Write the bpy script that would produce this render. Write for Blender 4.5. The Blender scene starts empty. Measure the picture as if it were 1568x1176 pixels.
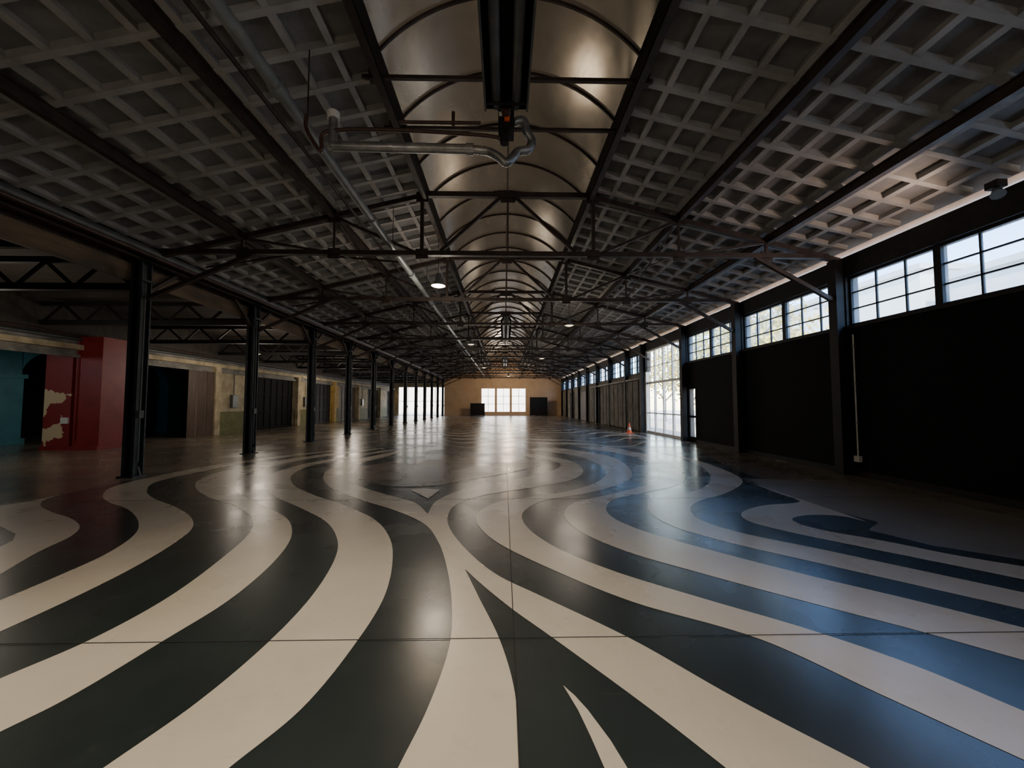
import bpy, math, random
from mathutils import Vector, Matrix, Euler
from mathutils.geometry import tessellate_polygon
random.seed(7)
rad=math.radians
scene=bpy.context.scene

# ------------------------------------------------------------------ materials
def nodes_of(name):
    m=bpy.data.materials.new(name); m.use_nodes=True
    nt=m.node_tree; b=nt.nodes['Principled BSDF']
    return m,nt,b
def noise_mat(name,c1,c2,scale=3.0,rough=0.6,metal=0.0,bump=0.0,rvar=0.0,detail=8,lo=0.35,hi=0.65,spec=0.5,stretch=(1,1,1),bscale=None):
    m,nt,b=nodes_of(name)
    tc=nt.nodes.new('ShaderNodeTexCoord'); mp=nt.nodes.new('ShaderNodeMapping')
    mp.inputs['Scale'].default_value=stretch
    nt.links.new(tc.outputs['Object'],mp.inputs[0])
    n=nt.nodes.new('ShaderNodeTexNoise'); n.inputs['Scale'].default_value=scale; n.inputs['Detail'].default_value=detail; n.inputs['Roughness'].default_value=0.65
    nt.links.new(mp.outputs[0],n.inputs['Vector'])
    r=nt.nodes.new('ShaderNodeValToRGB'); r.color_ramp.elements[0].position=lo; r.color_ramp.elements[1].position=hi
    r.color_ramp.elements[0].color=(*c1,1); r.color_ramp.elements[1].color=(*c2,1)
    nt.links.new(n.outputs['Fac'],r.inputs[0]); nt.links.new(r.outputs[0],b.inputs['Base Color'])
    b.inputs['Metallic'].default_value=metal; b.inputs['Roughness'].default_value=rough
    b.inputs['Specular IOR Level'].default_value=spec
    if rvar>0:
        n2=nt.nodes.new('ShaderNodeTexNoise'); n2.inputs['Scale'].default_value=scale*0.7; n2.inputs['Detail'].default_value=8; n2.inputs['Roughness'].default_value=0.7
        nt.links.new(mp.outputs[0],n2.inputs['Vector'])
        mr=nt.nodes.new('ShaderNodeMapRange'); mr.inputs['From Min'].default_value=0.35; mr.inputs['From Max'].default_value=0.65
        mr.inputs['To Min'].default_value=max(0.02,rough-rvar); mr.inputs['To Max'].default_value=rough+rvar
        nt.links.new(n2.outputs['Fac'],mr.inputs['Value']); nt.links.new(mr.outputs[0],b.inputs['Roughness'])
    if bump>0:
        n3=nt.nodes.new('ShaderNodeTexNoise'); n3.inputs['Scale'].default_value=bscale or scale*4; n3.inputs['Detail'].default_value=6
        nt.links.new(mp.outputs[0],n3.inputs['Vector'])
        bp=nt.nodes.new('ShaderNodeBump'); bp.inputs['Strength'].default_value=bump; bp.inputs['Distance'].default_value=0.02
        nt.links.new(n3.outputs['Fac'],bp.inputs['Height']); nt.links.new(bp.outputs[0],b.inputs['Normal'])
    return m
def floor_mat(name,c1,c2,scar,rough,rvar,coat=0.5,scuff=0.25):
    """worn sealed paint on concrete: mottling + dusty scuffs + fine scratches"""
    m,nt,b=nodes_of(name); L=nt.links
    tc=nt.nodes.new('ShaderNodeTexCoord')
    def noise(scale,detail,rg=0.6,vec=None,dist=0.0):
        n=nt.nodes.new('ShaderNodeTexNoise'); n.inputs['Scale'].default_value=scale; n.inputs['Detail'].default_value=detail; n.inputs['Roughness'].default_value=rg; n.inputs['Distortion'].default_value=dist
        L.new(vec or tc.outputs['Object'],n.inputs['Vector']); return n
    n1=noise(0.7,7); r=nt.nodes.new('ShaderNodeValToRGB'); r.color_ramp.elements[0].position=0.30; r.color_ramp.elements[1].position=0.68
    r.color_ramp.elements[0].color=(*c1,1); r.color_ramp.elements[1].color=(*c2,1); L.new(n1.outputs['Fac'],r.inputs[0])
    n2=noise(7.5,8,0.72); r2=nt.nodes.new('ShaderNodeMapRange'); r2.inputs['From Min'].default_value=0.56; r2.inputs['From Max'].default_value=0.76; r2.inputs['To Max'].default_value=scuff
    L.new(n2.outputs['Fac'],r2.inputs['Value'])
    mx=nt.nodes.new('ShaderNodeMix'); mx.data_type='RGBA'; L.new(r2.outputs[0],mx.inputs[0]); L.new(r.outputs[0],mx.inputs[6]); mx.inputs[7].default_value=(*scar,1)
    mp=nt.nodes.new('ShaderNodeMapping'); mp.inputs['Rotation'].default_value=(0,0,0.9); mp.inputs['Scale'].default_value=(0.7,26,1); L.new(tc.outputs['Object'],mp.inputs[0])
    n3=noise(1.6,3,0.5,mp.outputs[0],0.4); r3=nt.nodes.new('ShaderNodeMapRange'); r3.inputs['From Min'].default_value=0.71; r3.inputs['From Max'].default_value=0.74; r3.inputs['To Max'].default_value=0.4
    L.new(n3.outputs['Fac'],r3.inputs['Value'])
    mx2=nt.nodes.new('ShaderNodeMix'); mx2.data_type='RGBA'; L.new(r3.outputs[0],mx2.inputs[0]); L.new(mx.outputs[2],mx2.inputs[6]); mx2.inputs[7].default_value=(*scar,1)
    L.new(mx2.outputs[2],b.inputs['Base Color'])
    n4=noise(0.8,4,0.55); mr=nt.nodes.new('ShaderNodeMapRange'); mr.inputs['From Min'].default_value=0.3; mr.inputs['From Max'].default_value=0.7
    mr.inputs['To Min'].default_value=rough-rvar; mr.inputs['To Max'].default_value=rough+rvar; L.new(n4.outputs['Fac'],mr.inputs['Value']); L.new(mr.outputs[0],b.inputs['Roughness'])
    b.inputs['Specular IOR Level'].default_value=0.7
    b.inputs['Coat Weight'].default_value=coat; b.inputs['Coat IOR'].default_value=1.6
    L.new(mr.outputs[0],b.inputs['Coat Roughness'])
    n5=noise(7,5); bp=nt.nodes.new('ShaderNodeBump'); bp.inputs['Strength'].default_value=0.03; bp.inputs['Distance'].default_value=0.02
    L.new(n5.outputs['Fac'],bp.inputs['Height']); L.new(bp.outputs[0],b.inputs['Normal']); L.new(bp.outputs[0],b.inputs['Coat Normal'])
    return m
def emit_mat(name,c,s):
    m,nt,b=nodes_of(name)
    b.inputs['Base Color'].default_value=(*c,1); b.inputs['Emission Color'].default_value=(*c,1); b.inputs['Emission Strength'].default_value=s
    return m
def glass_mat(name,tint,transp=0.8,frost=(0.8,0.88,1.0),frostamt=0.15):
    m=bpy.data.materials.new(name); m.use_nodes=True; nt=m.node_tree; nt.nodes.clear()
    out=nt.nodes.new('ShaderNodeOutputMaterial')
    t=nt.nodes.new('ShaderNodeBsdfTransparent'); t.inputs[0].default_value=(*tint,1)
    tr=nt.nodes.new('ShaderNodeBsdfTranslucent'); tr.inputs[0].default_value=(*frost,1)
    g=nt.nodes.new('ShaderNodeBsdfGlossy'); g.inputs['Roughness'].default_value=0.05
    m1=nt.nodes.new('ShaderNodeMixShader'); m2=nt.nodes.new('ShaderNodeMixShader')
    n=nt.nodes.new('ShaderNodeTexNoise'); n.inputs['Scale'].default_value=1.3; n.inputs['Detail'].default_value=5
    tc=nt.nodes.new('ShaderNodeTexCoord'); nt.links.new(tc.outputs['Object'],n.inputs['Vector'])
    mr=nt.nodes.new('ShaderNodeMapRange'); mr.inputs['From Min'].default_value=0.35; mr.inputs['From Max'].default_value=0.65
    mr.inputs['To Min'].default_value=frostamt*0.5; mr.inputs['To Max'].default_value=min(1,frostamt*1.5)
    nt.links.new(n.outputs['Fac'],mr.inputs['Value']); nt.links.new(mr.outputs[0],m1.inputs[0])
    nt.links.new(t.outputs[0],m1.inputs[1]); nt.links.new(tr.outputs[0],m1.inputs[2])
    m2.inputs[0].default_value=0.06
    nt.links.new(m1.outputs[0],m2.inputs[1]); nt.links.new(g.outputs[0],m2.inputs[2]); nt.links.new(m2.outputs[0],out.inputs[0])
    return m

M_conc=floor_mat('concrete_floor',(0.13,0.105,0.08),(0.22,0.185,0.14),(0.28,0.25,0.20),0.27,0.06,0.35)
M_dark=floor_mat('dark_floor_paint',(0.014,0.020,0.019),(0.028,0.036,0.034),(0.06,0.065,0.06),0.27,0.06,0.5)
M_cream=floor_mat('cream_floor_paint',(0.52,0.46,0.36),(0.64,0.575,0.465),(0.34,0.30,0.24),0.29,0.06,0.35,scuff=0.3)
M_creamdim=floor_mat('dimmed_cream_paint',(0.16,0.145,0.12),(0.26,0.235,0.195),(0.10,0.09,0.08),0.34,0.07,0.2)  # right-hand cream zone, its dim light put into a mid-tone colour
M_joint=noise_mat('joint_line',(0.008,0.008,0.008),(0.02,0.018,0.016),8,0.7)
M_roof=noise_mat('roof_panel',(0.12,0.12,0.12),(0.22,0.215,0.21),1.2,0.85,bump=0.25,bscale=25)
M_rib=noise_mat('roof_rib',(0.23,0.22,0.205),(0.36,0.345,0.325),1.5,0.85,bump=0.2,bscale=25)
M_steel=noise_mat('rusty_dark_steel',(0.018,0.012,0.010),(0.05,0.032,0.024),5,0.55,rvar=0.1)
M_post=noise_mat('blue_grey_steel',(0.014,0.020,0.024),(0.030,0.038,0.043),4,0.45,rvar=0.12)
M_black=noise_mat('black_wall_paint',(0.0035,0.0035,0.0045),(0.09,0.085,0.08),2.2,0.75,spec=0.15,lo=0.735,hi=0.745)
M_blackb=noise_mat('black_trim',(0.006,0.006,0.007),(0.014,0.013,0.013),4,0.6,spec=0.3)
M_vault=noise_mat('vault_sheet',(0.17,0.145,0.11),(0.30,0.26,0.205),1.2,0.24,metal=0.85,rvar=0.06,stretch=(1,0.4,1))
def add_translucency(m,amt,col):
    nt=m.node_tree; out=[n for n in nt.nodes if n.type=='OUTPUT_MATERIAL'][0]; b=nt.nodes['Principled BSDF']
    t=nt.nodes.new('ShaderNodeBsdfTranslucent'); t.inputs[0].default_value=(*col,1); x=nt.nodes.new('ShaderNodeMixShader'); x.inputs[0].default_value=amt
    nt.links.new(b.outputs[0],x.inputs[1]); nt.links.new(t.outputs[0],x.inputs[2]); nt.links.new(x.outputs[0],out.inputs[0])
add_translucency(M_vault,0.015,(0.30,0.20,0.11))
M_galv=noise_mat('galvanised_pipe',(0.18,0.185,0.19),(0.34,0.345,0.35),6,0.38,metal=0.7,rvar=0.1)
M_greyp=noise_mat('grey_paint_pipe',(0.12,0.135,0.135),(0.20,0.215,0.215),4,0.4)
M_dgreyp=noise_mat('dark_grey_pipe',(0.05,0.055,0.055),(0.09,0.095,0.095),4,0.5)
M_rust=noise_mat('rust_pipe',(0.035,0.016,0.012),(0.07,0.032,0.022),7,0.5)
M_white=noise_mat('white_paint',(0.55,0.54,0.50),(0.72,0.70,0.66),6,0.5)
M_orange=noise_mat('orange_plastic',(0.75,0.10,0.02),(0.85,0.14,0.03),8,0.4)
M_red=noise_mat('red_peeling_paint',(0.18,0.010,0.008),(0.25,0.017,0.013),2,0.5,bump=0.1)
M_teal=noise_mat('teal_paint',(0.02,0.14,0.19),(0.035,0.20,0.26),2,0.5)
M_plaster=noise_mat('old_cream_plaster',(0.26,0.21,0.13),(0.52,0.43,0.28),1.8,0.8,bump=0.15)
M_grey=noise_mat('grey_weathered_wall',(0.12,0.115,0.10),(0.27,0.255,0.225),1.8,0.8,bump=0.15)
M_yellow=noise_mat('ochre_wall',(0.36,0.22,0.05),(0.50,0.34,0.11),3,0.7)
M_greenp=noise_mat('olive_dado_paint',(0.08,0.09,0.02),(0.16,0.15,0.04),3,0.7)
M_peach=noise_mat('peach_plaster',(0.60,0.40,0.24),(0.70,0.49,0.31),1.0,0.8)
M_brownd=noise_mat('brown_door',(0.05,0.03,0.02),(0.10,0.06,0.04),3,0.6,stretch=(4,4,0.5))
M_tan=noise_mat('tan_timber',(0.05,0.034,0.02),(0.15,0.095,0.05),1.2,0.7,stretch=(3,0.6,3))
M_aisle=noise_mat('dark_plank_ceiling',(0.025,0.02,0.017),(0.05,0.04,0.032),2,0.8,stretch=(0.4,3,1))
M_glass=glass_mat('window_glass',(0.66,0.81,1.0),frostamt=0.2,frost=(0.66,0.82,1.0))  # blue tint put in to colour the daylight passing through
M_glassw=glass_mat('clear_glass',(1.0,0.97,0.92),frostamt=0.12,frost=(1,0.93,0.82))
M_strip=glass_mat('frosted_eave_strip',(0.80,0.66,0.58),frostamt=0.6,frost=(0.9,0.74,0.65))  # warm tint put in to turn light on the eave ribs pinkish
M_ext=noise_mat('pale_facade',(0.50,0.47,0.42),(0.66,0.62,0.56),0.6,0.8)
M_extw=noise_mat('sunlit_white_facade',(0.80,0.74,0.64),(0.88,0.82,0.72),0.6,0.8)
M_extg=noise_mat('outdoor_paving',(0.48,0.47,0.45),(0.60,0.585,0.56),1.5,0.8)
M_leaf=noise_mat('yellow_leaves',(0.55,0.36,0.02),(0.70,0.55,0.08),2,0.6)
M_leafg=noise_mat('green_leaves',(0.12,0.20,0.03),(0.30,0.34,0.06),2,0.6)
M_bark=noise_mat('bark',(0.08,0.05,0.03),(0.14,0.10,0.07),8,0.9,bump=0.5)
M_lamp=emit_mat('warm_lamp_lens',(1.0,0.72,0.38),40)
M_lampd=emit_mat('dim_lamp_lens',(1.0,0.8,0.55),1)

def peel_mat():
    m,nt,b=nodes_of('red_paint_peeling_to_cream')
    tc=nt.nodes.new('ShaderNodeTexCoord'); n=nt.nodes.new('ShaderNodeTexNoise'); n.inputs['Scale'].default_value=1.1; n.inputs['Detail'].default_value=7
    nt.links.new(tc.outputs['Object'],n.inputs['Vector'])
    r=nt.nodes.new('ShaderNodeValToRGB'); r.color_ramp.interpolation='CONSTANT'
    r.color_ramp.elements[0].position=0; r.color_ramp.elements[0].color=(0.21,0.014,0.011,1)
    r.color_ramp.elements[1].position=0.53; r.color_ramp.elements[1].color=(0.60,0.46,0.28,1)
    nt.links.new(n.outputs['Fac'],r.inputs[0]); nt.links.new(r.outputs[0],b.inputs['Base Color']); b.inputs['Roughness'].default_value=0.55
    return m
M_peel=peel_mat()

# ------------------------------------------------------------------ mesh builder
class MB:
    def __init__(s): s.v=[]; s.f=[]; s.mi=[]; s.mats=[]; s.sm=[]
    def _m(s,m):
        if m not in s.mats: s.mats.append(m)
        return s.mats.index(m)
    def add(s,vs,fs,m,smooth=False):
        o=len(s.v); s.v+= [tuple(v) for v in vs]; k=s._m(m)
        for f in fs: s.f.append([i+o for i in f]); s.mi.append(k); s.sm.append(smooth)
    def box(s,x0,x1,y0,y1,z0,z1,m):
        vs=[(x0,y0,z0),(x1,y0,z0),(x1,y1,z0),(x0,y1,z0),(x0,y0,z1),(x1,y0,z1),(x1,y1,z1),(x0,y1,z1)]
        s.add(vs,[(3,2,1,0),(4,5,6,7),(0,1,5,4),(1,2,6,5),(2,3,7,6),(3,0,4,7)],m)
    def beam(s,p,q,w,h,m,up=(0,0,1)):
        p=Vector(p); q=Vector(q); d=(q-p).normalized(); u=Vector(up)
        if abs(d.dot(u))>0.98: u=Vector((0,1,0))
        sx=d.cross(u).normalized(); sz=sx.cross(d).normalized()
        vs=[]
        for e in (p,q):
            for a,b in ((-1,-1),(1,-1),(1,1),(-1,1)): vs.append(e+sx*a*w/2+sz*b*h/2)
        s.add(vs,[(0,1,2,3),(7,6,5,4),(0,4,5,1),(1,5,6,2),(2,6,7,3),(3,7,4,0)],m)
    def tube(s,pts,r,m,seg=12,cap=True):
        pts=[Vector(p) for p in pts]; rings=[]; prev=None
        vs=[];fs=[]
        for i,p in enumerate(pts):
            d=(pts[min(i+1,len(pts)-1)]-pts[max(i-1,0)]).normalized()
            if prev is None:
                a=Vector((0,0,1)) if abs(d.z)<0.9 else Vector((1,0,0)); n=d.cross(a).normalized()
            else: n=(prev-d*prev.dot(d)).normalized()
            prev=n; b=d.cross(n); rr=r[i] if isinstance(r,(list,tuple)) else r
            for k in range(seg):
                t=2*math.pi*k/seg; vs.append(p+n*math.cos(t)*rr+b*math.sin(t)*rr)
        for i in range(len(pts)-1):
            for k in range(seg):
                fs.append((i*seg+k,i*seg+(k+1)%seg,(i+1)*seg+(k+1)%seg,(i+1)*seg+k))
        s.add(vs,fs,m,True)
        if cap:
            s.add(vs[:seg],[tuple(range(seg-1,-1,-1))],m); s.add(vs[-seg:],[tuple(range(seg))],m)
    def obj(s,name,parent=None,loc=None):
        me=bpy.data.meshes.new(name); me.from_pydata(s.v,[],s.f)
        for m in s.mats: me.materials.append(m)
        me.polygons.foreach_set('material_index',s.mi); me.polygons.foreach_set('use_smooth',s.sm); me.update()
        o=bpy.data.objects.new(name,me); scene.collection.objects.link(o)
        if parent: o.parent=parent
        if loc: o.location=loc
        return o
def empty(name,loc=(0,0,0)):
    e=bpy.data.objects.new(name,None); scene.collection.objects.link(e); e.location=loc; e.empty_display_size=0.2; return e
def smooth_path(pts,n=6,closed=False):
    P=[Vector(p) for p in pts]; out=[]
    L=len(P)
    def t_(a,b): return max(1e-4,(b-a).length**0.5)
    for i in range(L-1):
        p1=P[i];p2=P[i+1]
        p0=P[i-1] if i>0 else p1*2-p2
        p3=P[i+2] if i+2<L else p2*2-p1
        t0=0;t1=t0+t_(p0,p1);t2=t1+t_(p1,p2);t3=t2+t_(p2,p3)
        for k in range(n):
            t=t1+(t2-t1)*k/n
            A1=p0*((t1-t)/(t1-t0))+p1*((t-t0)/(t1-t0))
            A2=p1*((t2-t)/(t2-t1))+p2*((t-t1)/(t2-t1))
            A3=p2*((t3-t)/(t3-t2))+p3*((t-t2)/(t3-t2))
            B1=A1*((t2-t)/(t2-t0))+A2*((t-t0)/(t2-t0))
            B2=A2*((t3-t)/(t3-t1))+A3*((t-t1)/(t3-t1))
            out.append(B1*((t2-t)/(t2-t1))+B2*((t-t1)/(t2-t1)))
    out.append(P[-1]); return out

# ------------------------------------------------------------------ camera
CAMH=1.5; FPX=600.0
cam_d=bpy.data.cameras.new('camera'); cam=bpy.data.objects.new('camera',cam_d); scene.collection.objects.link(cam)
cam.location=(0,0,CAMH); cam.rotation_euler=Euler((rad(92.87),0,rad(-1.15)))
cam_d.sensor_width=36; cam_d.lens=FPX/1568*36; cam_d.clip_start=0.05; cam_d.clip_end=400
scene.camera=cam
Rm=cam.rotation_euler.to_matrix()

CX=0.08; XR=7.35; XL=-7.65; YB=-9.0; YF=50.0
posts=[8.3+3.7*i for i in range(12)]
allposts=[8.3-3.7*i for i in range(4,0,-1)]+posts

# ------------------------------------------------------------------ floor
floorb=MB(); floorb.box(-23,7.7,YB-0.2,YF+1,-0.2,0,M_conc); floor=floorb.obj('floor')
def fl(p):   # traced image pixel, cast through the camera -> metres on floor
    d=Rm@Vector(((p[0]-784)/FPX,-(p[1]-588)/FPX,-1)); t=CAMH/-d.z
    return Vector((d.x*t,d.y*t))
def edge(pts,n=8):
    w=[fl(p) for p in pts]
    def onb(p): return p[0]<=0 or p[0]>=1568 or p[1]>=1176
    s=smooth_path(w,n)
    if onb(pts[0]) : s=[s[0]+(s[0]-s[1]).normalized()*2.0]+s
    if onb(pts[-1]) : s=s+[s[-1]+(s[-1]-s[-2]).normalized()*2.0]
    return s
def fill(b,poly,z,m):
    poly=[Vector((p[0],p[1],0)) for p in poly]
    tris=tessellate_polygon([poly])
    fs=[]
    for t in tris:
        a,b2,c=[poly[i] for i in t]
        if (b2-a).cross(c-a).z<0: t=(t[0],t[2],t[1])
        fs.append(tuple(t))
    b.add([(p.x,p.y,z) for p in poly],fs,m)
L0=[(610,1176),(655,1085),(688,990),(692,930),(684,868),(670,828),(650,803),(605,782),(550,765),(508,748),(495,732),(505,718),(550,703),(615,690)]
L1=[(352,1176),(460,1088),(545,985),(588,915),(601,860),(597,825),(575,797),(530,775),(480,758),(450,743),(447,728),(475,714),(540,701),(605,689)]
L2=[(160,1176),(300,1078),(410,985),(480,910),(515,850),(516,825),(500,800),(460,778),(420,760),(405,742),(415,727),(460,712),(530,699),(600,688)]
L3=[(0,1122),(100,1072),(250,982),(350,920),(420,860),(446,822),(440,795),(405,775),(370,758),(358,742),(375,727),(430,711),(510,697),(590,687)]
L4=[(0,1040),(135,982),(250,920),(340,855),(383,815),(386,795),(360,775),(320,762),(300,748),(305,735),(340,722),(410,708),(500,695),(585,686)]
L5=[(0,968),(100,922),(200,872),(270,830),(295,808),(290,790),(265,775),(235,763),(225,752),(240,738),(300,724),(380,709),(480,695),(580,685)]
L6=[(0,920),(90,882),(160,850),(205,820),(212,800),(195,780),(168,770),(157,760),(175,745),(235,730),(330,712),(440,697),(560,685)]
L7=[(0,880),(60,845),(108,822),(122,808),(110,795),(78,784),(62,774),(70,765),(95,757)]
W_low=[(1110,1176),(1000,1090),(850,980),(780,930),(735,893),(712,872)]
C_right=[(712,872),(733,915),(765,980),(788,1060),(795,1176)]
heartL=[(600,697),(550,711),(531,726),(545,742),(590,757),(635,770),(655,787)]
heartR=[(655,787),(668,768),(700,753),(770,738),(835,724),(858,714),(848,706),(800,700)]
R1=[(800,694),(868,704),(892,718),(880,733),(820,746),(745,758),(700,772),(686,790),(688,808),(712,840),(760,880),(830,914),(968,980),(1130,1072),(1330,1176)]
D1R2=[(800,688),(880,698),(925,718),(920,735),(880,750),(820,760),(760,770),(733,785),(731,802),(760,830),(840,870),(968,922),(1165,980),(1350,1065),(1568,1165)]
R2D2=[(850,685),(930,698),(966,720),(958,738),(900,755),(830,768),(801,785),(805,805),(850,838),(940,875),(1080,918),(1240,965),(1400,1020),(1568,1090)]
D2R3=[(880,684),(960,697),(1003,716),(1000,738),(930,758),(880,770),(864,788),(885,812),(960,845),(1080,880),(1250,926),(1400,965),(1568,1012)]
R3D3=[(930,684),(1005,700),(1046,722),(1040,742),(980,756),(940,765),(928,778),(940,794),(990,815),(1100,846),(1240,882),(1400,920),(1568,962)]
D3R4=[(960,684),(1030,698),(1075,716),(1088,733),(1070,750),(1020,761),(993,772),(997,787),(1035,808),(1120,832),(1250,862),(1400,896),(1568,934)]
R4D4=[(1000,690),(1060,703),(1115,722),(1137,737),(1110,756),(1070,768),(1057,780),(1072,796),(1130,815),(1250,840),(1400,872),(1568,908)]
D4R5=[(1137,735),(1190,755),(1225,768),(1165,775),(1135,787),(1148,799),(1200,813),(1300,834),(1430,860),(1568,888)]
R5D5=[(1330,800),(1290,791),(1240,789),(1213,795),(1228,804),(1265,813),(1350,828),(1460,850),(1568,868)]
base=MB()
outer=[(0,880),(0,775),(95,757),(195,737),(235,729),(330,711),(440,696),(560,684),(640,681),(720,676),(850,676),(960,678),(1060,690),(1137,724),(1200,742)]
ob=[fl(p) for p in outer]
ob=[Vector((-9.5,-1.5)),Vector((-9.5,4.4))]+ob[1:]+[fl((1340,790)),fl((1430,825)),fl((1568,850)),Vector((6.9,2.9)),Vector((6.9,-1.5))]
fill(base,ob,0.002,M_dark)
rev=lambda l:list(reversed(l))
z1=0.004
cr=MB()
pc=edge(L0)+edge(heartL)[:-1]+edge(heartR)+edge(R1)+edge(W_low)[:-1]+edge(C_right)
fill(cr,pc,z1,M_cream)
for a,b in ((L1,L2),(L3,L4),(L5,L6),(D1R2,R2D2),(D2R3,R3D3),(D3R4,R4D4),(D4R5,R5D5)):
    fill(cr,edge(a)+rev(edge(b)),z1,M_cream)
poly=edge(L7)+[fl((50,767)),fl((0,775)),fl((-150,800)),fl((-150,815))]+[fl(p) for p in ((0,806),(24,818),(20,828),(0,838))]+[fl((-150,880))]
fill(cr,poly,z1,M_cream)
fill(cr,[fl(p) for p in ((1140,733),(1225,768),(1290,786),(1345,800),(1330,812),(1430,836),(1568,858),(1568,795),(1300,736))],0.003,M_creamdim)
fill(cr,[fl(p) for p in ((862,1050),(880,1066),(900,1088),(935,1135),(960,1176),(1005,1250),(960,1250),(925,1176),(905,1130),(885,1088))],z1,M_cream)
pool=MB()
fill(pool,smooth_path([fl(p) for p in ((545,733),(538,722),(575,711),(640,702),(740,699),(815,704),(828,712),(790,722),(720,735),(665,744),(600,745),(545,733))],5)[:-1],0.005,M_conc)
fill(cr,[fl(p) for p in ((628,750),(650,748.5),(674,750),(664,758),(655,764),(642,757))],0.006,M_cream)
for k in range(13):
    y0=14.6+k*1.55
    a=[];b=[]
    for i in range(61):
        x=-2.9+9.3*i/60
        ph=k*0.45
        yy=y0+0.75*math.sin(x*1.25+ph)+0.35*math.sin(x*2.3+1.0+ph)
        w=0.36*(0.6+0.4*math.sin(x*0.9+k))
        a.append(Vector((x,yy-w)));b.append(Vector((x,yy+w)))
    fill(cr,a+rev(b),z1,M_cream)
fd=MB(); fill(fd,[Vector(p) for p in ((-3.6,14.6),(-1.5,13.2),(2.5,13.2),(6.7,13.5),(6.8,22),(6.6,35),(0,36),(-3.4,34))],0.003,M_dark)
for nm,b in (('dark_paint',base),('cream_paint',cr),('pool_patch',pool),('far_dark_paint',fd)):
    b.obj(nm,floor)
jm=MB()
jm.box(0.061,0.067,YB,YF,0.0065,0.0072,M_joint)
for k in range(-2,14):
    y=2.58+k*3.66; jm.box(-14,7.3,y-0.003,y+0.003,0.0065,0.0072,M_joint)
jm.obj('slab_joints',floor)

# ------------------------------------------------------------------ roof
ZR=6.15; SL=0.234
def roofz(x):
    return ZR-SL*(abs(x)-1.8)
rb=MB(); ribs=MB()
for sgn in (1,-1):
    xe=7.55 if sgn>0 else 7.95
    a=Vector((CX+sgn*1.8,0,roofz(1.8))); e=Vector((CX+sgn*xe,0,roofz(xe)))
    n=Vector((sgn*SL,0,1)).normalized()
    vs=[]
    for (p,off) in ((a,0),(e,0),(e,0.12),(a,0.12)):
        for y in (YB,YF+0.5): q=p+n*off; vs.append((q.x,y,q.z))
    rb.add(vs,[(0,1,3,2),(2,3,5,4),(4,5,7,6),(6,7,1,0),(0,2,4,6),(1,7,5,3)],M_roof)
    e2=e if sgn<0 else Vector((XR-0.02,0,roofz(XR-0.02-CX)))
    y=YB+0.3
    while y<YF:
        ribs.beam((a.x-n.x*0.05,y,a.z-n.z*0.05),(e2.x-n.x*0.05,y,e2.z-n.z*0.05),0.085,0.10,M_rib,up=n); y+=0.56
    L=(e2-a).length; k=0.47
    d=(e-a).normalized()
    while k<L:
        p=a+d*k-n*0.046
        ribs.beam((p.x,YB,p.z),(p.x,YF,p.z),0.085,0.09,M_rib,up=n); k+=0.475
ceiling=rb.obj('ceiling'); ribs.obj('waffle_ribs',ceiling)
for xp in (1.8,3.72,5.68,7.5):
    for sgn in (1,-1):
        if xp==7.5 and sgn>0: continue
        b=MB(); x=CX+sgn*xp; z=roofz(xp)-0.17
        b.box(x-0.05,x+0.05,YB,YF,z-0.09,z-0.075,M_steel); b.box(x-0.05,x+0.05,YB,YF,z+0.07,z+0.085,M_steel); b.box(x-0.012,x+0.012,YB,YF,z-0.08,z+0.08,M_steel)
        if xp==1.8: b.box(x-0.06,x+0.06,YB,YF,z-0.05,z+0.25,M_blackb)
        b.obj('roof_purlin')
vb=MB(); hw=1.78; rise=0.85; Rv=(hw*hw+rise*rise)/(2*rise); zc=ZR+0.05+rise-Rv; th=math.degrees(math.asin(hw/Rv))
N=28; prof=[]
for i in range(N+1):
    t=rad(90+th-2*th*i/N); prof.append((CX+Rv*math.cos(t),zc+Rv*math.sin(t)))
vs=[];fs=[]
for p in prof: vs+=[(p[0],YB,p[1]),(p[0],YF,p[1])]
for i in range(N): fs.append((2*i,2*i+1,2*i+3,2*i+2))
vb.add(vs,fs,M_vault,True)
vault=vb.obj('barrel_vault_skylight')
vr=MB(); y=YB+0.5
while y<YF:
    for i in range(N):
        vr.beam((prof[i][0],y,prof[i][1]-0.02),(prof[i+1][0],y,prof[i+1][1]-0.02),0.03,0.05,M_steel,up=(0,0,1)); 
    y+=1.23
vr.beam((CX,YB,zc+Rv-0.04),(CX,YF,zc+Rv-0.04),0.03,0.03,M_steel)
vr.obj('arch_ribs',vault)

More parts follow.
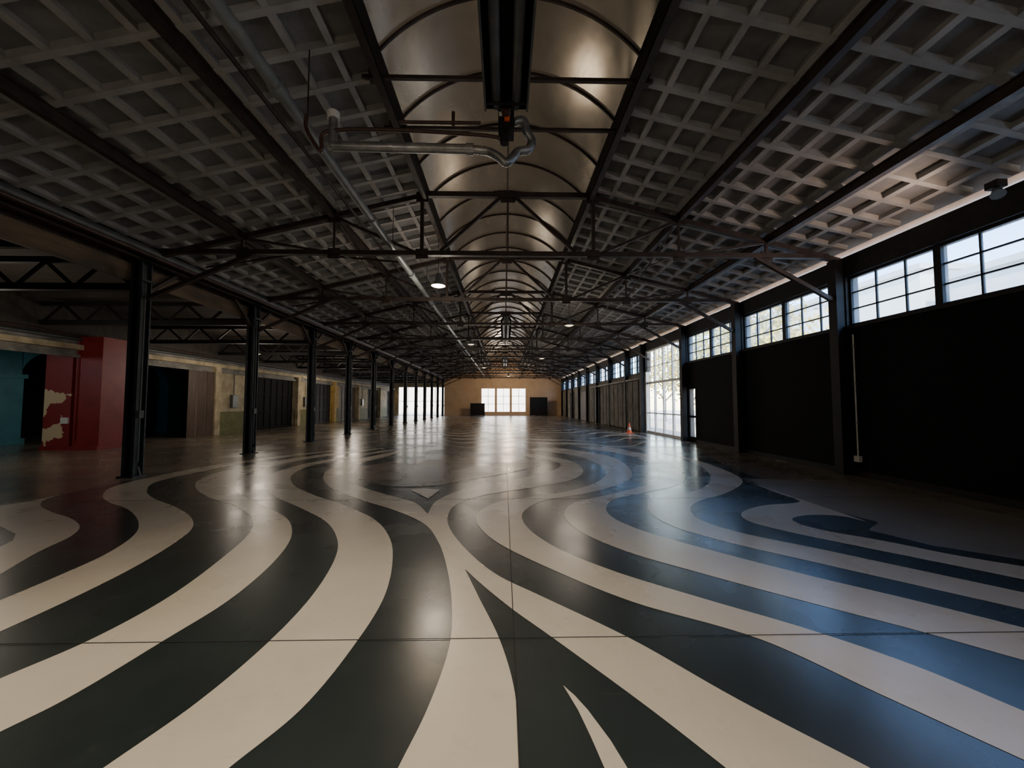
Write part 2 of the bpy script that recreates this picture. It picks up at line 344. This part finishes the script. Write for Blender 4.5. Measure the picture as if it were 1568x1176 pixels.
# ------------------------------------------------------------------ trusses
def truss():
    b=MB(); S=M_steel
    zb=4.72
    b.beam((CX-1.85,0,6.02),(CX+1.85,0,6.02),0.10,0.11,S)
    b.beam((XL,0,zb),(CX+7.0,0,zb),0.10,0.10,S)
    for s in (1,-1):
        X=lambda x:CX+s*x
        xe=7.25 if s>0 else 7.7
        b.beam((X(1.75),0,6.0),(X(xe),0,4.62 if s>0 else 4.55),0.10,0.10,S)
        tz=lambda x:6.0-(x-1.75)*(1.38/5.5)
        b.beam((X(1.85),0,zb),(X(1.85),0,6.0),0.07,0.07,S)
        b.beam((X(0.15),0,5.98),(X(1.45),0,zb+0.05),0.06,0.07,S)
        b.beam((X(1.95),0,zb),(X(3.72),0,tz(3.72)),0.06,0.06,S)
        b.beam((X(3.72),0,tz(3.72)),(X(3.72),0,zb),0.04,0.04,S)
        b.beam((X(3.8),0,zb),(X(5.65),0,tz(5.65)),0.05,0.05,S)
        b.beam((X(5.65),0,zb),(X(5.65),0,tz(5.65)),0.05,0.05,S)
        b.beam((X(5.4),0,zb-0.03),(X(xe-0.08),0,3.7),0.08,0.08,S)
        for (gx,gz) in ((1.85,zb),(1.85,5.97),(3.72,tz(3.72)),(5.65,zb),(3.72,zb)):
            b.box(X(gx)-0.13,X(gx)+0.13,-0.012,0.012,gz-0.12,gz+0.10,S)
    b.beam((CX,0,5.98),(CX,0,zb),0.025,0.025,S)
    b.box(CX-0.16,CX+0.16,-0.012,0.012,5.86,6.04,S)
    return b
t0=truss().obj('roof_truss',loc=(0,posts[0],0))
for y in posts[1:]+[-2.8]:
    o=t0.copy(); o.location=(0,y,0); scene.collection.objects.link(o); o.name='roof_truss'
for y in (5.25,6.25):
    b=MB(); b.beam((CX-2.05,y,6.02),(CX+2.0,y,6.02),0.05,0.05,M_steel)
    for x in (CX-1.9,CX+1.9): b.box(x-0.05,x+0.05,y-0.05,y+0.05,5.96,6.12,M_steel)
    b.obj('skylight_tie_rod')
b=MB()
for x in (-3.64,3.8):
    for i in range(len(posts)-1):
        b.tube([(x,posts[i],5.5),(x,posts[i+1],4.75)],0.018,M_steel,6); b.tube([(x,posts[i],4.75),(x,posts[i+1],5.5)],0.018,M_steel,6)
b.obj('sway_bracing')

# ------------------------------------------------------------------ columns
def column(name,x,y,zt,w=0.22):
    b=MB(); h=w/2
    b.box(x-h,x+h,y-h,y-h+0.025,0,zt,M_post); b.box(x-h,x+h,y+h-0.025,y+h,0,zt,M_post); b.box(x-0.05,x+0.05,y-h,y+h,0,zt,M_post)
    b.box(x-h-0.05,x+h+0.05,y-h-0.05,y+h+0.05,0,0.03,M_post)
    for dx in (-1,1):
        b.add([(x+dx*h,y-0.02,0.03),(x+dx*(h+0.05),y-0.02,0.03),(x+dx*h,y-0.02,0.2),(x+dx*h,y+0.02,0.03),(x+dx*(h+0.05),y+0.02,0.03),(x+dx*h,y+0.02,0.2)],[(0,1,2),(5,4,3),(0,3,4,1),(1,4,5,2)],M_post)
    b.box(x-h-0.04,x+h+0.04,y-h-0.04,y+h+0.04,zt-0.45,zt-0.4,M_post)
    b.box(x-h-0.06,x+h+0.06,y-h-0.06,y+h+0.06,zt-0.02,zt,M_post)
    b.tube([(x+h+0.02,y-0.05,0.3),(x+h+0.02,y-0.05,zt-0.5)],0.014,M_dgreyp,8); b.box(x+h,x+h+0.06,y-0.1,y,1.2,1.36,M_dgreyp)
    b.obj(name)
for y in [p for p in allposts if abs(p-4.6)>0.1]:
    column('steel_column',XL,y,4.5,0.24)
for y in allposts:
    if abs(y-19.4)<0.1: y=20.45
    b=MB(); b.box(XR-0.17,XR-0.01,y-0.09,y+0.09,0,4.62,M_blackb); b.box(XR-0.2,XR-0.17,y-0.11,y+0.11,0,4.62,M_blackb); b.obj('wall_column')
b=MB(); b.box(XL-0.10,XL+0.10,YB,YF,4.5,4.72,M_steel)
b.box(XL-0.16,XL-0.11,YB,YF,4.05,4.42,M_tan)
for y in posts[:-1]:
    b.beam((XL,y,3.75),(XL,y+0.9,4.5),0.07,0.07,M_steel); b.beam((XL,y+3.7,3.75),(XL,y+2.8,4.5),0.07,0.07,M_steel)
b.obj('eave_girder')

# ------------------------------------------------------------------ right wall
SILL=3.15; HEAD=4.22; WT=4.66
wr=MB(); x0,x1=XR,XR+0.28
def wseg(y0,y1,z0,z1,m,dx=0): wr.box(x0+dx,x1,y0,y1,z0,z1,m)
wseg(YB,14.95,0,SILL,M_black); wseg(15.62,15.95,0,SILL,M_black); wseg(14.95,15.62,2.15,SILL,M_black)
wseg(20.35,YF,0,SILL,M_grey)
wseg(YB,YF,HEAD,WT,M_blackb)
for y in allposts:
    if abs(y-19.4)<0.1: y=20.3
    wseg(y-0.12,y+0.12,SILL,HEAD,M_blackb)
wseg(YB,allposts[0],SILL,HEAD,M_black)
wseg(posts[-1],YF,SILL,HEAD,M_grey)
wr.obj('wall_right')
tb=MB(); tb.box(XR-0.05,XR,YB,15.9,SILL-0.06,SILL,M_blackb); tb.box(XR-0.05,XR,20.4,YF,SILL-0.06,SILL,M_blackb); tb.box(XR-0.02,XR,YB,14.9,0,0.12,M_blackb); tb.obj('trim_1')
sb=MB(); sb.box(XR+0.03,XR+0.045,YB,YF,WT,4.80,M_strip); sb.obj('trim_2')
def cwindow(i,ya,yb):
    e=empty('window_%d'%i,(XR+0.12,(ya+yb)/2,(SILL+HEAD)/2)); 
    b=MB(); L=(yb-ya)/2; H=(HEAD-SILL)/2
    def bx(y0,y1,z0,z1,d=0.03): b.box(-d,d,y0,y1,z0,z1,M_blackb)
    bx(-L,L,-H,-H+0.05,0.05); bx(-L,L,H-0.05,H,0.05); bx(-L,-L+0.05,-H,H,0.05); bx(L-0.05,L,-H,H,0.05); bx(-0.06,0.06,-H,H,0.06)
    n=6
    for k in range(1,n):
        if k==3: continue
        y=-L+2*L*k/n; bx(y-0.014,y+0.014,-H,H,0.02)
    bx(-L,L,-0.18,-0.154,0.02); bx(-L,L,0.17,0.196,0.02)
    b.obj('frame',e)
    g=MB(); g.add([(0,-L,-H),(0,L,-H),(0,L,H),(0,-L,H)],[(0,1,2,3)],M_glass); g.obj('glass',e)
wi=1
for i in range(len(allposts)-1):
    a,bb=allposts[i],allposts[i+1]
    if abs(a-15.7)<0.1: continue
    if abs(a-19.4)<0.1: a=20.3
    cwindow(wi,a+0.12,bb-0.12); wi+=1
e=empty('door_1',(XR+0.1,18.12,0)); b=MB()
def bx(y0,y1,z0,z1,d=0.04,m=M_white): b.box(-d,d,y0-18.12,y1-18.12,z0,z1,m)
bx(15.95,16.05,0,HEAD,0.08); bx(20.2,20.3,0,HEAD,0.08); bx(15.95,20.3,HEAD-0.08,HEAD,0.08); bx(15.95,20.3,2.5,2.6,0.06)
for y in (17.1,18.12,19.15): bx(y-0.04,y+0.04,0,HEAD,0.05)
for y in (16.55,17.6,18.65,19.7): bx(y-0.012,y+0.012,2.6,HEAD,0.02)
bx(15.95,20.3,3.35,3.38,0.02); bx(15.95,20.3,0,0.12,0.04); bx(15.95,20.3,1.0,1.05,0.03)
b.box(-0.1,-0.06,-0.25,-0.2,0.95,1.2,M_galv)
b.obj('frame',e)
g=MB(); g.add([(0,-2.17,0),(0,2.17,0),(0,2.17,HEAD),(0,-2.17,HEAD)],[(0,1,2,3)],M_glassw); g.obj('glass',e)
e=empty('door_2',(XR+0.1,15.28,0)); b=MB()
b.box(-0.04,0.04,-0.33,-0.27,0,2.15,M_blackb); b.box(-0.04,0.04,0.27,0.33,0,2.15,M_blackb); b.box(-0.04,0.04,-0.33,0.33,2.08,2.15,M_blackb); b.box(-0.04,0.04,-0.33,0.33,0,0.2,M_blackb); b.box(-0.04,0.04,-0.33,0.33,0.95,1.03,M_blackb)
b.obj('frame',e); g=MB(); g.add([(0,-0.3,0),(0,0.3,0),(0,0.3,2.1),(0,-0.3,2.1)],[(0,1,2,3)],M_glassw); g.obj('glass',e)
b=MB(); b.box(XR-0.14,XR-0.06,20.9,28.5,0.05,2.75,M_grey)
for k in range(9): b.box(XR-0.17,XR-0.14,20.9+k*0.94,20.98+k*0.94,0.05,2.75,M_grey)
b.box(XR-0.2,XR-0.04,20.6,32.5,2.78,2.88,M_steel); b.box(XR-0.17,XR-0.14,20.9,28.5,1.35,1.43,M_grey)
b.obj('door_3')
for k,(a,c) in enumerate(((30,31.6),(34.5,37.3),(41,43))):
    b=MB(); b.box(XR-0.05,XR-0.01,a,c,0,2.6,M_blackb if k!=1 else M_brownd); b.box(XR-0.08,XR-0.01,a-0.08,a,0,2.7,M_white if k==1 else M_blackb); b.box(XR-0.08,XR-0.01,c,c+0.08,0,2.7,M_blackb); b.box(XR-0.08,XR-0.01,a-0.08,c+0.08,2.6,2.7,M_blackb); b.obj('door_%d'%(4+k))
b=MB(); b.tube([(XR-0.03,8.02,2.95),(XR-0.03,8.02,0.42)],0.014,M_white,8); b.box(XR-0.07,XR,7.96,8.08,0.3,0.42,M_white)
for z in (2.7,1.9,1.1): b.box(XR-0.045,XR,7.99,8.05,z,z+0.02,M_greyp)
b.obj('wall_conduit')

# ------------------------------------------------------------------ far wall
wf=MB(); y0,y1=YF,YF+0.3
def fw(xa,xb,za,zb,m=M_peach): wf.box(xa,xb,y0,y1,za,zb,m)
fw(-2.9,2.75,3.45,7.1); fw(-7.6,-2.9,0,7.1); fw(2.75,7.7,0,7.1); fw(-2.9,2.75,0,0.45)
for x in (-1.05,0.85): fw(x-0.12,x+0.12,0.45,3.45)
fw(-23,-13.4,0,7.1,M_plaster); fw(-13.4,-7.6,3.6,7.1,M_plaster)
wf.obj('wall_far')
def farwin(i,xa,xb,za,zb,nx,nz,mm):
    e=empty('window_%d'%i,((xa+xb)/2,YF+0.1,(za+zb)/2)); L=(xb-xa)/2; H=(zb-za)/2; b=MB()
    for k in range(nx+1):
        x=-L+2*L*k/nx; b.box(x-0.03,x+0.03,-0.03,0.03,-H,H,mm)
    for k in range(nz+1):
        z=-H+2*H*k/nz; b.box(-L,L,-0.03,0.03,z-0.03,z+0.03,mm)
    b.obj('frame',e); g=MB(); g.add([(-L,0,-H),(L,0,-H),(L,0,H),(-L,0,H)],[(0,1,2,3)],M_glassw); g.obj('glass',e)
farwin(wi,-2.9,-1.17,0.45,3.45,2,3,M_white); farwin(wi+1,-0.93,0.73,0.45,3.45,2,3,M_white); farwin(wi+2,0.97,2.75,0.45,3.45,2,3,M_white)
farwin(wi+3,-13.4,-7.6,0.0,3.6,5,2,M_white)
for nm,(xa,xb,zt) in (('black_partition_panel',(3.2,5.4,2.3)),('black_partition_panel',(-4.2,-2.4,1.55))):
    b=MB(); b.box(xa,xb,48.8,48.88,0.05,zt,M_blackb)
    for x in (xa+0.1,xb-0.2): b.box(x,x+0.1,48.5,49.2,0,0.05,M_blackb); b.box(x,x+0.1,48.88,48.95,0.05,zt,M_blackb)
    b.box(xa,xb,48.78,48.9,zt-0.08,zt,M_blackb); b.obj(nm)
b=MB(); b.box(-23,7.7,YB-0.3,YB,0,7.1,M_plaster); b.obj('wall_back')

# ------------------------------------------------------------------ left aisle
XW=-14.0
b=MB()
b.box(-23,XL-0.3,YB,YF,4.75,4.9,M_aisle); 
b.box(XL-0.3,XL-0.16,YB,YF,4.42,4.9,M_steel)
for k in range(16): b.box(-14,XL-0.3,-7+k*3.7-0.0,-6.9+k*3.7,4.6,4.75,M_aisle)
b.obj('ceiling_aisle')
def aisle_truss(y):
    b=MB(); S=M_blackb
    b.beam((XW+0.02,y,3.95),(XL-0.15,y,3.95),0.12,0.14,S); b.beam((XW+0.02,y,4.52),(XL-0.15,y,4.52),0.12,0.12,S)
    n=5; 
    for k in range(n):
        xa=XW+0.05+(XL-XW-0.2)*k/n; xb=XW+0.05+(XL-XW-0.2)*(k+1)/n; xm=(xa+xb)/2
        b.beam((xa,y,3.95),(xm,y,4.5),0.05,0.06,S); b.beam((xm,y,4.5),(xb,y,3.95),0.05,0.06,S)
    b.obj('aisle_truss')
for y in posts[:-1]+[4.6,0.9]: aisle_truss(y)
wl=MB()
wl.box(XW-0.3,XW,YB,YF,3.05,3.62,M_grey); wl.box(XW-0.3,XW,YB,YF,3.62,4.75,M_aisle)
wl.box(XW,XW+0.18,YB,YF,3.25,3.42,M_plaster); wl.box(XW,XW+0.08,YB,YF,3.0,3.1,M_grey)
segs=[(YB,0,M_grey),(19.0,21.6,M_plaster),(26.5,28.9,M_plaster),(32.2,33.6,M_yellow),(37.5,40.5,M_plaster),(44,47,M_plaster),(48.5,YF,M_yellow)]
for a,c,m in segs:
    wl.box(XW-0.3,XW,a,c,0,3.05,m)
    if a>0:
        wl.box(XW-0.02,XW+0.015,a,c,0,1.1,M_greenp)
        wl.box(XW,XW+0.22,a,a+0.35,0,3.25,m); 
wl.obj('wall_left')
dn=10
for a,c,m in ((22,26.4,M_black),(29,32.1,M_blackb),(33.7,37.4,M_brownd),(40.6,43.9,M_black),(47.1,48.4,M_blackb)):
    b=MB(); b.box(XW-0.2,XW-0.12,a-0.4,c,0,3.05,m)
    n=int((c-a)/0.6)
    for k in range(n): y=a+0.1+k*(c-a)/n; b.box(XW-0.12,XW-0.09,y,y+0.05,0,3.05,m)
    for z in (0.05,1.0,2.0,2.95): b.box(XW-0.12,XW-0.08,a-0.4,c,z,z+0.08,m)
    b.obj('door_%d'%dn); dn+=1
b=MB(); b.box(-14.95,-14.1,13.05,13.9,0,3.7,M_peel); b.box(-14.04,-13.2,13.1,13.95,0,3.7,M_red); b.box(-14.1,-14.04,13.2,13.8,0,3.7,M_blackb)
b.box(-15.0,-13.15,13.02,14.0,0,0.12,M_red); b.box(-14.35,-14.12,13.0,13.05,0.85,1.05,M_white)
b.tube([(-13.95,13.06,0.3),(-13.95,13.06,3.6)],0.02,M_red,8)
b.obj('red_pillar')
b=MB()
for k in range(5): b.beam((XW+0.02+(0.12 if k%2 else 0),17.6+k*0.28,1.5),(XW+0.02+(0 if k%2 else 0.12),17.88+k*0.28,1.5),0.04,3.0,M_brownd)
b.obj('brown_folding_door')
for y in (20.3,27.6,38.6):
    b=MB(); b.box(XW,XW+0.14,y,y+0.45,1.3,1.95,M_dgreyp); b.box(XW+0.14,XW+0.15,y+0.03,y+0.42,1.33,1.92,M_greyp); b.tube([(XW+0.06,y+0.2,1.95),(XW+0.06,y+0.2,3.2)],0.02,M_dgreyp,8)
    b.obj('electrical_panel')
b=MB(); b.tube([(XW+0.1,YB,3.6),(XW+0.1,YF,3.6)],0.05,M_dgreyp,10); b.tube([(XW+0.08,YB,3.75),(XW+0.08,YF,3.75)],0.025,M_rust,8); b.obj('wall_pipe')
b=MB(); xa=-18.5
ys=[4.0,7.6,11.2,14.8,18.4,22.0]
for i,y in enumerate(ys):
    b.box(xa-0.3,xa+0.3,y-0.4,y+0.4,0,2.6,M_teal); b.box(xa-0.36,xa+0.36,y-0.48,y+0.48,2.45,2.6,M_teal); b.box(xa-0.36,xa+0.36,y-0.48,y+0.48,0,0.2,M_teal)
    if i<len(ys)-1:
        yc=(y+ys[i+1])/2; r=1.4; n=16
        for k in range(n):
            t0_=math.pi*k/n; t1_=math.pi*(k+1)/n
            p=[(yc+r*math.cos(t0_),2.6+r*0.75*math.sin(t0_)),(yc+r*math.cos(t1_),2.6+r*0.75*math.sin(t1_))]
            vs=[(xa-0.2,p[0][0],p[0][1]),(xa-0.2,p[1][0],p[1][1]),(xa-0.2,p[1][0],4.0),(xa-0.2,p[0][0],4.0)]
            vs+= [(xa+0.2,a_,c_) for (_,a_,c_) in vs]
            b.add(vs,[(0,1,2,3),(7,6,5,4),(0,4,5,1),(3,2,6,7)],M_teal)
    b.box(xa-0.2,xa+0.2,y-0.42,y+0.42,2.6,4.0,M_teal)
b.box(xa-0.25,xa+0.25,YB+0.1,24,4.0,4.74,M_grey)
b.obj('teal_arcade')
b=MB(); b.box(-23.3,-23,YB,YF,0,4.8,M_aisle); b.obj('wall_left_outer')

# ------------------------------------------------------------------ services
b=MB(); b.tube([(-2.42,YB+0.05,4.86),(-2.42,YF-0.05,4.86)],0.07,M_greyp,14)
y=-2
while y<YF-1: b.tube([(-2.42,y,4.86),(-2.42,y+0.14,4.86)],0.088,M_greyp,14); y+=3.0
y=1.0
while y<YF: b.beam((-2.42,y,4.93),(-2.42,y,roofz(2.5)-0.1),0.012,0.012,M_steel); y+=3.7
b.obj('sprinkler_main_pipe')
b=MB(); b.tube([(-7.3,YB,4.62),(-7.3,YF,4.62)],0.10,M_dgreyp,12); b.tube([(-7.05,YB,4.45),(-7.05,YF,4.45)],0.035,M_rust,8); b.obj('eave_pipe')
b=MB(); b.tube([(-3.2,YB,5.55),(-3.2,YF,5.55)],0.03,M_steel,8); b.obj('roof_conduit')
b=MB(); 
for y in posts[:9]: b.tube([(-2.5,y+0.9,4.86),(-4.8,y+0.9,5.05),(-7.0,y+0.9,4.7)],0.022,M_rust,8)
b.obj('sprinkler_branch_pipes')
h=empty('radiant_tube_heater',(0.02,0,0)); b=MB(); zh=4.77
pro=[(-0.23,zh),(-0.21,zh+0.10),(-0.12,zh+0.22),(0.12,zh+0.22),(0.21,zh+0.10),(0.23,zh)]
vs=[]
for x,z in pro: vs+=[(x,-2.0,z),(x,4.2,z)]
b.add(vs,[(2*i,2*i+1,2*i+3,2*i+2) for i in range(5)],M_blackb)
b.add([(x,4.2,z) for x,z in pro],[(0,1,2,3,4,5)],M_blackb)
b.box(-0.24,-0.22,-2,4.2,zh-0.03,zh+0.03,M_dgreyp); b.box(0.22,0.24,-2,4.2,zh-0.03,zh+0.03,M_dgreyp)
b.tube([(-0.11,-2,zh+0.05),(-0.11,4.22,zh+0.05)],0.05,M_dgreyp,12); b.tube([(0.11,-2,zh+0.05),(0.11,4.22,zh+0.05)],0.05,M_dgreyp,12)
y=0.2
while y<4.2: b.box(-0.23,0.23,y,y+0.03,zh-0.01,zh+0.01,M_blackb); y+=1.3
for y in (0.5,3.9):
    for x in (-0.2,0.2): b.beam((x,y,zh+0.15),(x,y,6.1),0.012,0.012,M_steel)
b.obj('reflector_hood',h)
b=MB(); b.box(-0.09,0.09,4.28,4.5,zh-0.16,zh+0.06,M_blackb); b.box(-0.02,0.04,4.26,4.28,zh-0.08,zh+0.0,M_orange); b.box(-0.08,-0.04,4.26,4.28,zh-0.02,zh+0.02,M_white)
b.tube([(0,4.2,zh+0.03),(0,4.3,zh)],0.055,M_rust,12); b.tube([(-0.02,4.4,zh-0.16),(-0.02,4.4,zh-0.26)],0.05,M_blackb,12)
b.obj('burner_box',h)
b=MB()
hose=smooth_path([(0.09,4.4,zh-0.0),(0.2,4.4,zh+0.02),(0.24,4.42,zh-0.1),(0.3,4.44,zh-0.2),(0.26,4.44,zh-0.3),(0.14,4.42,zh-0.34),(0.08,4.4,zh-0.42),(0.0,4.38,zh-0.5),(-0.08,4.38,zh-0.44),(-0.2,4.4,zh-0.36),(-0.4,4.42,zh-0.32)],10)
rr=[0.045+0.007*(i%2) for i in range(len(hose))]
b.tube(hose,rr,M_galv,12)
b.obj('flexible_hose',h)
b=MB(); b.tube([(-0.4,4.42,zh-0.32),(-2.0,4.42,zh-0.30)],0.055,M_galv,14); b.tube([(-0.38,4.42,zh-0.32),(-0.46,4.42,zh-0.32)],0.066,M_galv,14)
b.tube([(-1.3,4.42,zh-0.305),(-1.36,4.42,zh-0.305)],0.062,M_galv,14); b.tube([(-2.0,4.42,zh-0.30),(-2.0,4.42,zh+0.02)],0.05,M_galv,14); b.tube([(-2.0,4.42,zh+0.02),(-2.0,4.42,zh+0.10)],0.07,M_white,14)
b.obj('flue_duct',h)
b=MB(); b.tube(smooth_path([(-0.02,4.4,zh-0.2),(-0.3,4.4,zh-0.16),(-2.05,4.4,zh-0.14),(-2.12,4.4,zh-0.2),(-2.12,4.4,zh-0.38),(-2.3,4.4,zh-0.1),(-2.3,4.4,zh+0.05)],5),0.022,M_rust,8)
b.tube([(-0.3,4.45,zh+0.02),(-1.25,4.45,zh+0.02)],0.02,M_rust,8); b.tube([(-0.62,4.45,zh+0.15),(-0.62,4.45,zh-0.02)],0.02,M_rust,8)
b.obj('gas_pipe',h)
for y in (16,30):
    b=MB(); b.add([(x+CX,yy,z+0.1) for x,z in pro for yy in (y,y+6)],[(2*i,2*i+1,2*i+3,2*i+2) for i in range(5)],M_blackb)
    b.tube([(CX-0.1,y,zh+0.15),(CX-0.1,y+6,zh+0.15)],0.05,M_galv,10); b.tube([(CX+0.1,y,zh+0.15),(CX+0.1,y+6,zh+0.15)],0.05,M_galv,10)
    b.box(CX-0.1,CX+0.1,y-0.3,y,zh,zh+0.25,M_greyp)
    for yy in (y+0.3,y+5.6): b.beam((CX,yy,zh+0.3),(CX,yy,6.9),0.012,0.012,M_steel)
    b.obj('radiant_tube_heater')

def lamp(x,y,z,power,lens=M_lamp,top=None,kind='SPOT',spot=160,col=(1.0,0.86,0.70),r=0.16):
    e=empty('bay_or_fill_lamp',(x,y,z)); b=MB()  # hall lamps, and added fill lamps built the same way
    b.tube([(0,0,0.34),(0,0,0.30),(0,0,0.16),(0,0,0.12),(0,0,0.0)],[0.05,0.085,0.085,0.10,0.19],M_greyp,16,cap=False)
    b.beam((0,0,0.3),(0,0,(top or roofz(x-CX))-z),0.015,0.015,M_steel); b.obj('housing',e)
    b=MB(); b.tube([(0,0,0.02),(0,0,0.0),(0,0,-0.03)],[0.17,0.16,0.08],lens,16); b.obj('lens',e)
    l=bpy.data.lights.new('lamp_light',kind); l.energy=power; l.shadow_soft_size=r; l.color=col
    if kind=='SPOT': l.spot_size=rad(spot); l.spot_blend=0.9
    lo=bpy.data.objects.new('lamp_light',l); scene.collection.objects.link(lo); lo.parent=e; lo.location=(0,0,-0.06-r)
lamp(-1.75,10.3,4.62,75,kind='POINT',r=0.35); lamp(-1.75,20.6,4.62,60,kind='POINT',lens=M_lampd,r=0.6); lamp(-1.75,34.0,4.62,90,kind='POINT',lens=M_lampd,r=0.6)
lamp(2.6,15.5,4.62,60,kind='POINT',lens=M_lampd,r=0.6); lamp(2.6,27,4.62,70,kind='POINT',lens=M_lampd,r=0.6)
lamp(0.5,44.5,4.62,420,kind='POINT',lens=M_lampd,r=0.5,col=(1,0.78,0.55))  # added fill lamp, brightens the peach end wall
lamp(-1.3,1.1,5.0,820,spot=112,col=(1.0,0.86,0.68))  # unseen pendant added overhead to light the near floor
lamp(-2.5,-2.2,3.0,110,kind='POINT',lens=M_lampd,r=0.4); lamp(3.2,-2.6,3.0,120,kind='POINT',lens=M_lampd,col=(1,0.90,0.82),r=0.4)  # unseen fill lamps added behind the camera to lift the ceiling
lamp(-11.0,17.5,3.7,150,top=4.75,kind='POINT',lens=M_lampd,r=0.7)  # added fill lamp, brightens the left aisle
lamp(-11.0,28,3.7,210,top=4.75,kind='POINT',lens=M_lampd,r=0.7)  # added fill lamp for the aisle wall further back
lamp(-12.2,9.0,3.6,70,top=4.75,kind='POINT',lens=M_lampd,r=0.5)  # added fill lamp for the shaded front of the red pillar
lamp(-16.5,9,3.7,80,top=4.75,kind='POINT',lens=M_lampd,col=(0.85,0.95,1.0),r=0.5)  # added cool fill lamp for faint light on the teal arcade
b=MB(); b.box(6.22,6.58,19.82,20.18,0,0.03,M_orange); b.tube([(6.4,20,0.03),(6.4,20,0.17)],[0.125,0.095],M_orange,16); b.tube([(6.4,20,0.17),(6.4,20,0.3)],[0.096,0.066],M_white,16); b.tube([(6.4,20,0.3),(6.4,20,0.52)],[0.065,0.022],M_orange,16); b.obj('traffic_cone')
e=empty('security_floodlight',(6.95,5.27,4.5)); b=MB(); b.box(-0.05,0.1,-0.07,0.08,0.05,0.15,M_blackb); b.tube([(0.02,0,0.05),(-0.05,-0.07,-0.08)],[0.03,0.08],M_greyp,12); b.obj('housing',e)
l=bpy.data.lights.new('roof_fill_light','SPOT'); l.energy=130; l.spot_size=rad(140); l.spot_blend=1.0; l.shadow_soft_size=0.12; l.color=(1.0,0.72,0.55)  # added upward spot imitating warm bounced light on the right roof
lo=bpy.data.objects.new('roof_fill_light',l); scene.collection.objects.link(lo); lo.parent=e; lo.location=(-0.25,0.1,-0.45)
lo.rotation_euler=Vector((-0.55,0.75,0.36)).to_track_quat('-Z','Y').to_euler()
b=MB(); b.box(1.9,2.25,3.2,3.6,5.75,5.83,M_galv); b.box(1.93,2.22,3.23,3.57,5.72,5.75,M_white)
for x in (1.95,2.2): b.beam((x,3.4,5.83),(x,3.4,6.0),0.015,0.015,M_steel)
b.obj('wifi_antenna_box')

# ------------------------------------------------------------------ outside
b=MB(); b.box(7.7,60,-30,90,-0.25,-0.05,M_extg); b.box(-60,7.7,51.2,90,-0.25,-0.05,M_extg); b.obj('ground')
def building(x,y0,y1,h,col):
    b=MB(); b.box(x,x+6,y0,y1,-0.05,h,col); b.box(x-0.2,x+6.2,y0-0.2,y1+0.2,h,h+0.3,M_ext)
    y=y0+1
    while y<y1-1.5:
        z=1.0
        while z<h-1.8:
            b.box(x-0.03,x+0.02,y,y+1.2,z,z+1.5,M_post); b.box(x-0.06,x,y-0.08,y+1.28,z-0.1,z,M_white); b.box(x-0.05,x+0.0,y+0.57,y+0.63,z,z+1.5,M_white); z+=3
        y+=2.4
    b.obj('building_across_yard')
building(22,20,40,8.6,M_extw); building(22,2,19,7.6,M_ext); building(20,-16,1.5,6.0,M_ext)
b=MB(); b.box(-40,20,72,78,-0.05,9,M_extw); b.box(-40.2,20.2,71.8,78.2,9,9.4,M_ext)  # added bright facade, makes the far windows look brighter
for k in range(14):
    x=-38+k*4
    b.box(x,x+1.4,71.95,72.0,5.2,7.2,M_greyp); b.box(x-0.1,x+1.5,71.9,72.0,5.1,5.2,M_white)
b.obj('white_bounce_building')
def tree(x,y,h,r,mat,n=1500):
    e=empty('autumn_tree',(x,y,-0.05)); b=MB()
    b.tube([(0,0,0),(0.05,0,h*0.3),(0,0.1,h*0.6),(0.1,0,h*0.9)],[0.16,0.12,0.08,0.03],M_bark,8)
    ends=[]
    for k in range(9):
        a=k*2.4; q=(math.cos(a)*r*0.7,math.sin(a)*r*0.7,h*(0.5+0.05*k)); ends.append(q)
        b.tube([(0,0,h*(0.28+0.05*k)),(q[0]*0.5,q[1]*0.5,q[2]*0.85),q],[0.06,0.04,0.015],M_bark,6)
    b.obj('trunk',e); b=MB(); ends.append((0,0,h*0.95))
    for i in range(n):
        c=random.choice(ends); p=Vector(c)+Vector([random.gauss(0,r*0.28) for _ in range(3)])
        u=Vector([random.gauss(0,1) for _ in range(3)]).normalized(); v=u.cross(Vector([random.gauss(0,1) for _ in range(3)])).normalized(); s=0.13
        b.add([p-u*s,p-v*s*0.6,p+u*s,p+v*s*0.6],[(0,1,2,3)],mat)
    b.obj('foliage',e)
tree(11.5,17.5,6.5,2.2,M_leaf); tree(13,23,6.5,2.3,M_leaf); tree(13.5,28,6,2.2,M_leafg); tree(16,8.2,5.6,1.3,M_leaf,1000); tree(14,34,6,2.3,M_leaf)
tree(17.5,26,7.0,2.0,M_leaf,1200)
sun=bpy.data.lights.new('sun','SUN'); sun.energy=18.0; sun.angle=rad(0.6); sun.color=(1,0.87,0.70)
so=bpy.data.objects.new('sun',sun); scene.collection.objects.link(so); so.location=(-30,-10,40)
so.rotation_euler=Vector((0.32,0.6,-0.75)).to_track_quat('-Z','Y').to_euler()

w=bpy.data.worlds.new('world'); scene.world=w; w.use_nodes=True; nt=w.node_tree; bg=nt.nodes['Background']
sky=nt.nodes.new('ShaderNodeTexSky'); sky.sky_type='NISHITA'; sky.sun_disc=False; sky.sun_elevation=rad(45); sky.sun_rotation=rad(200); sky.dust_density=0.4
nt.links.new(sky.outputs[0],bg.inputs[0]); bg.inputs[1].default_value=1.8
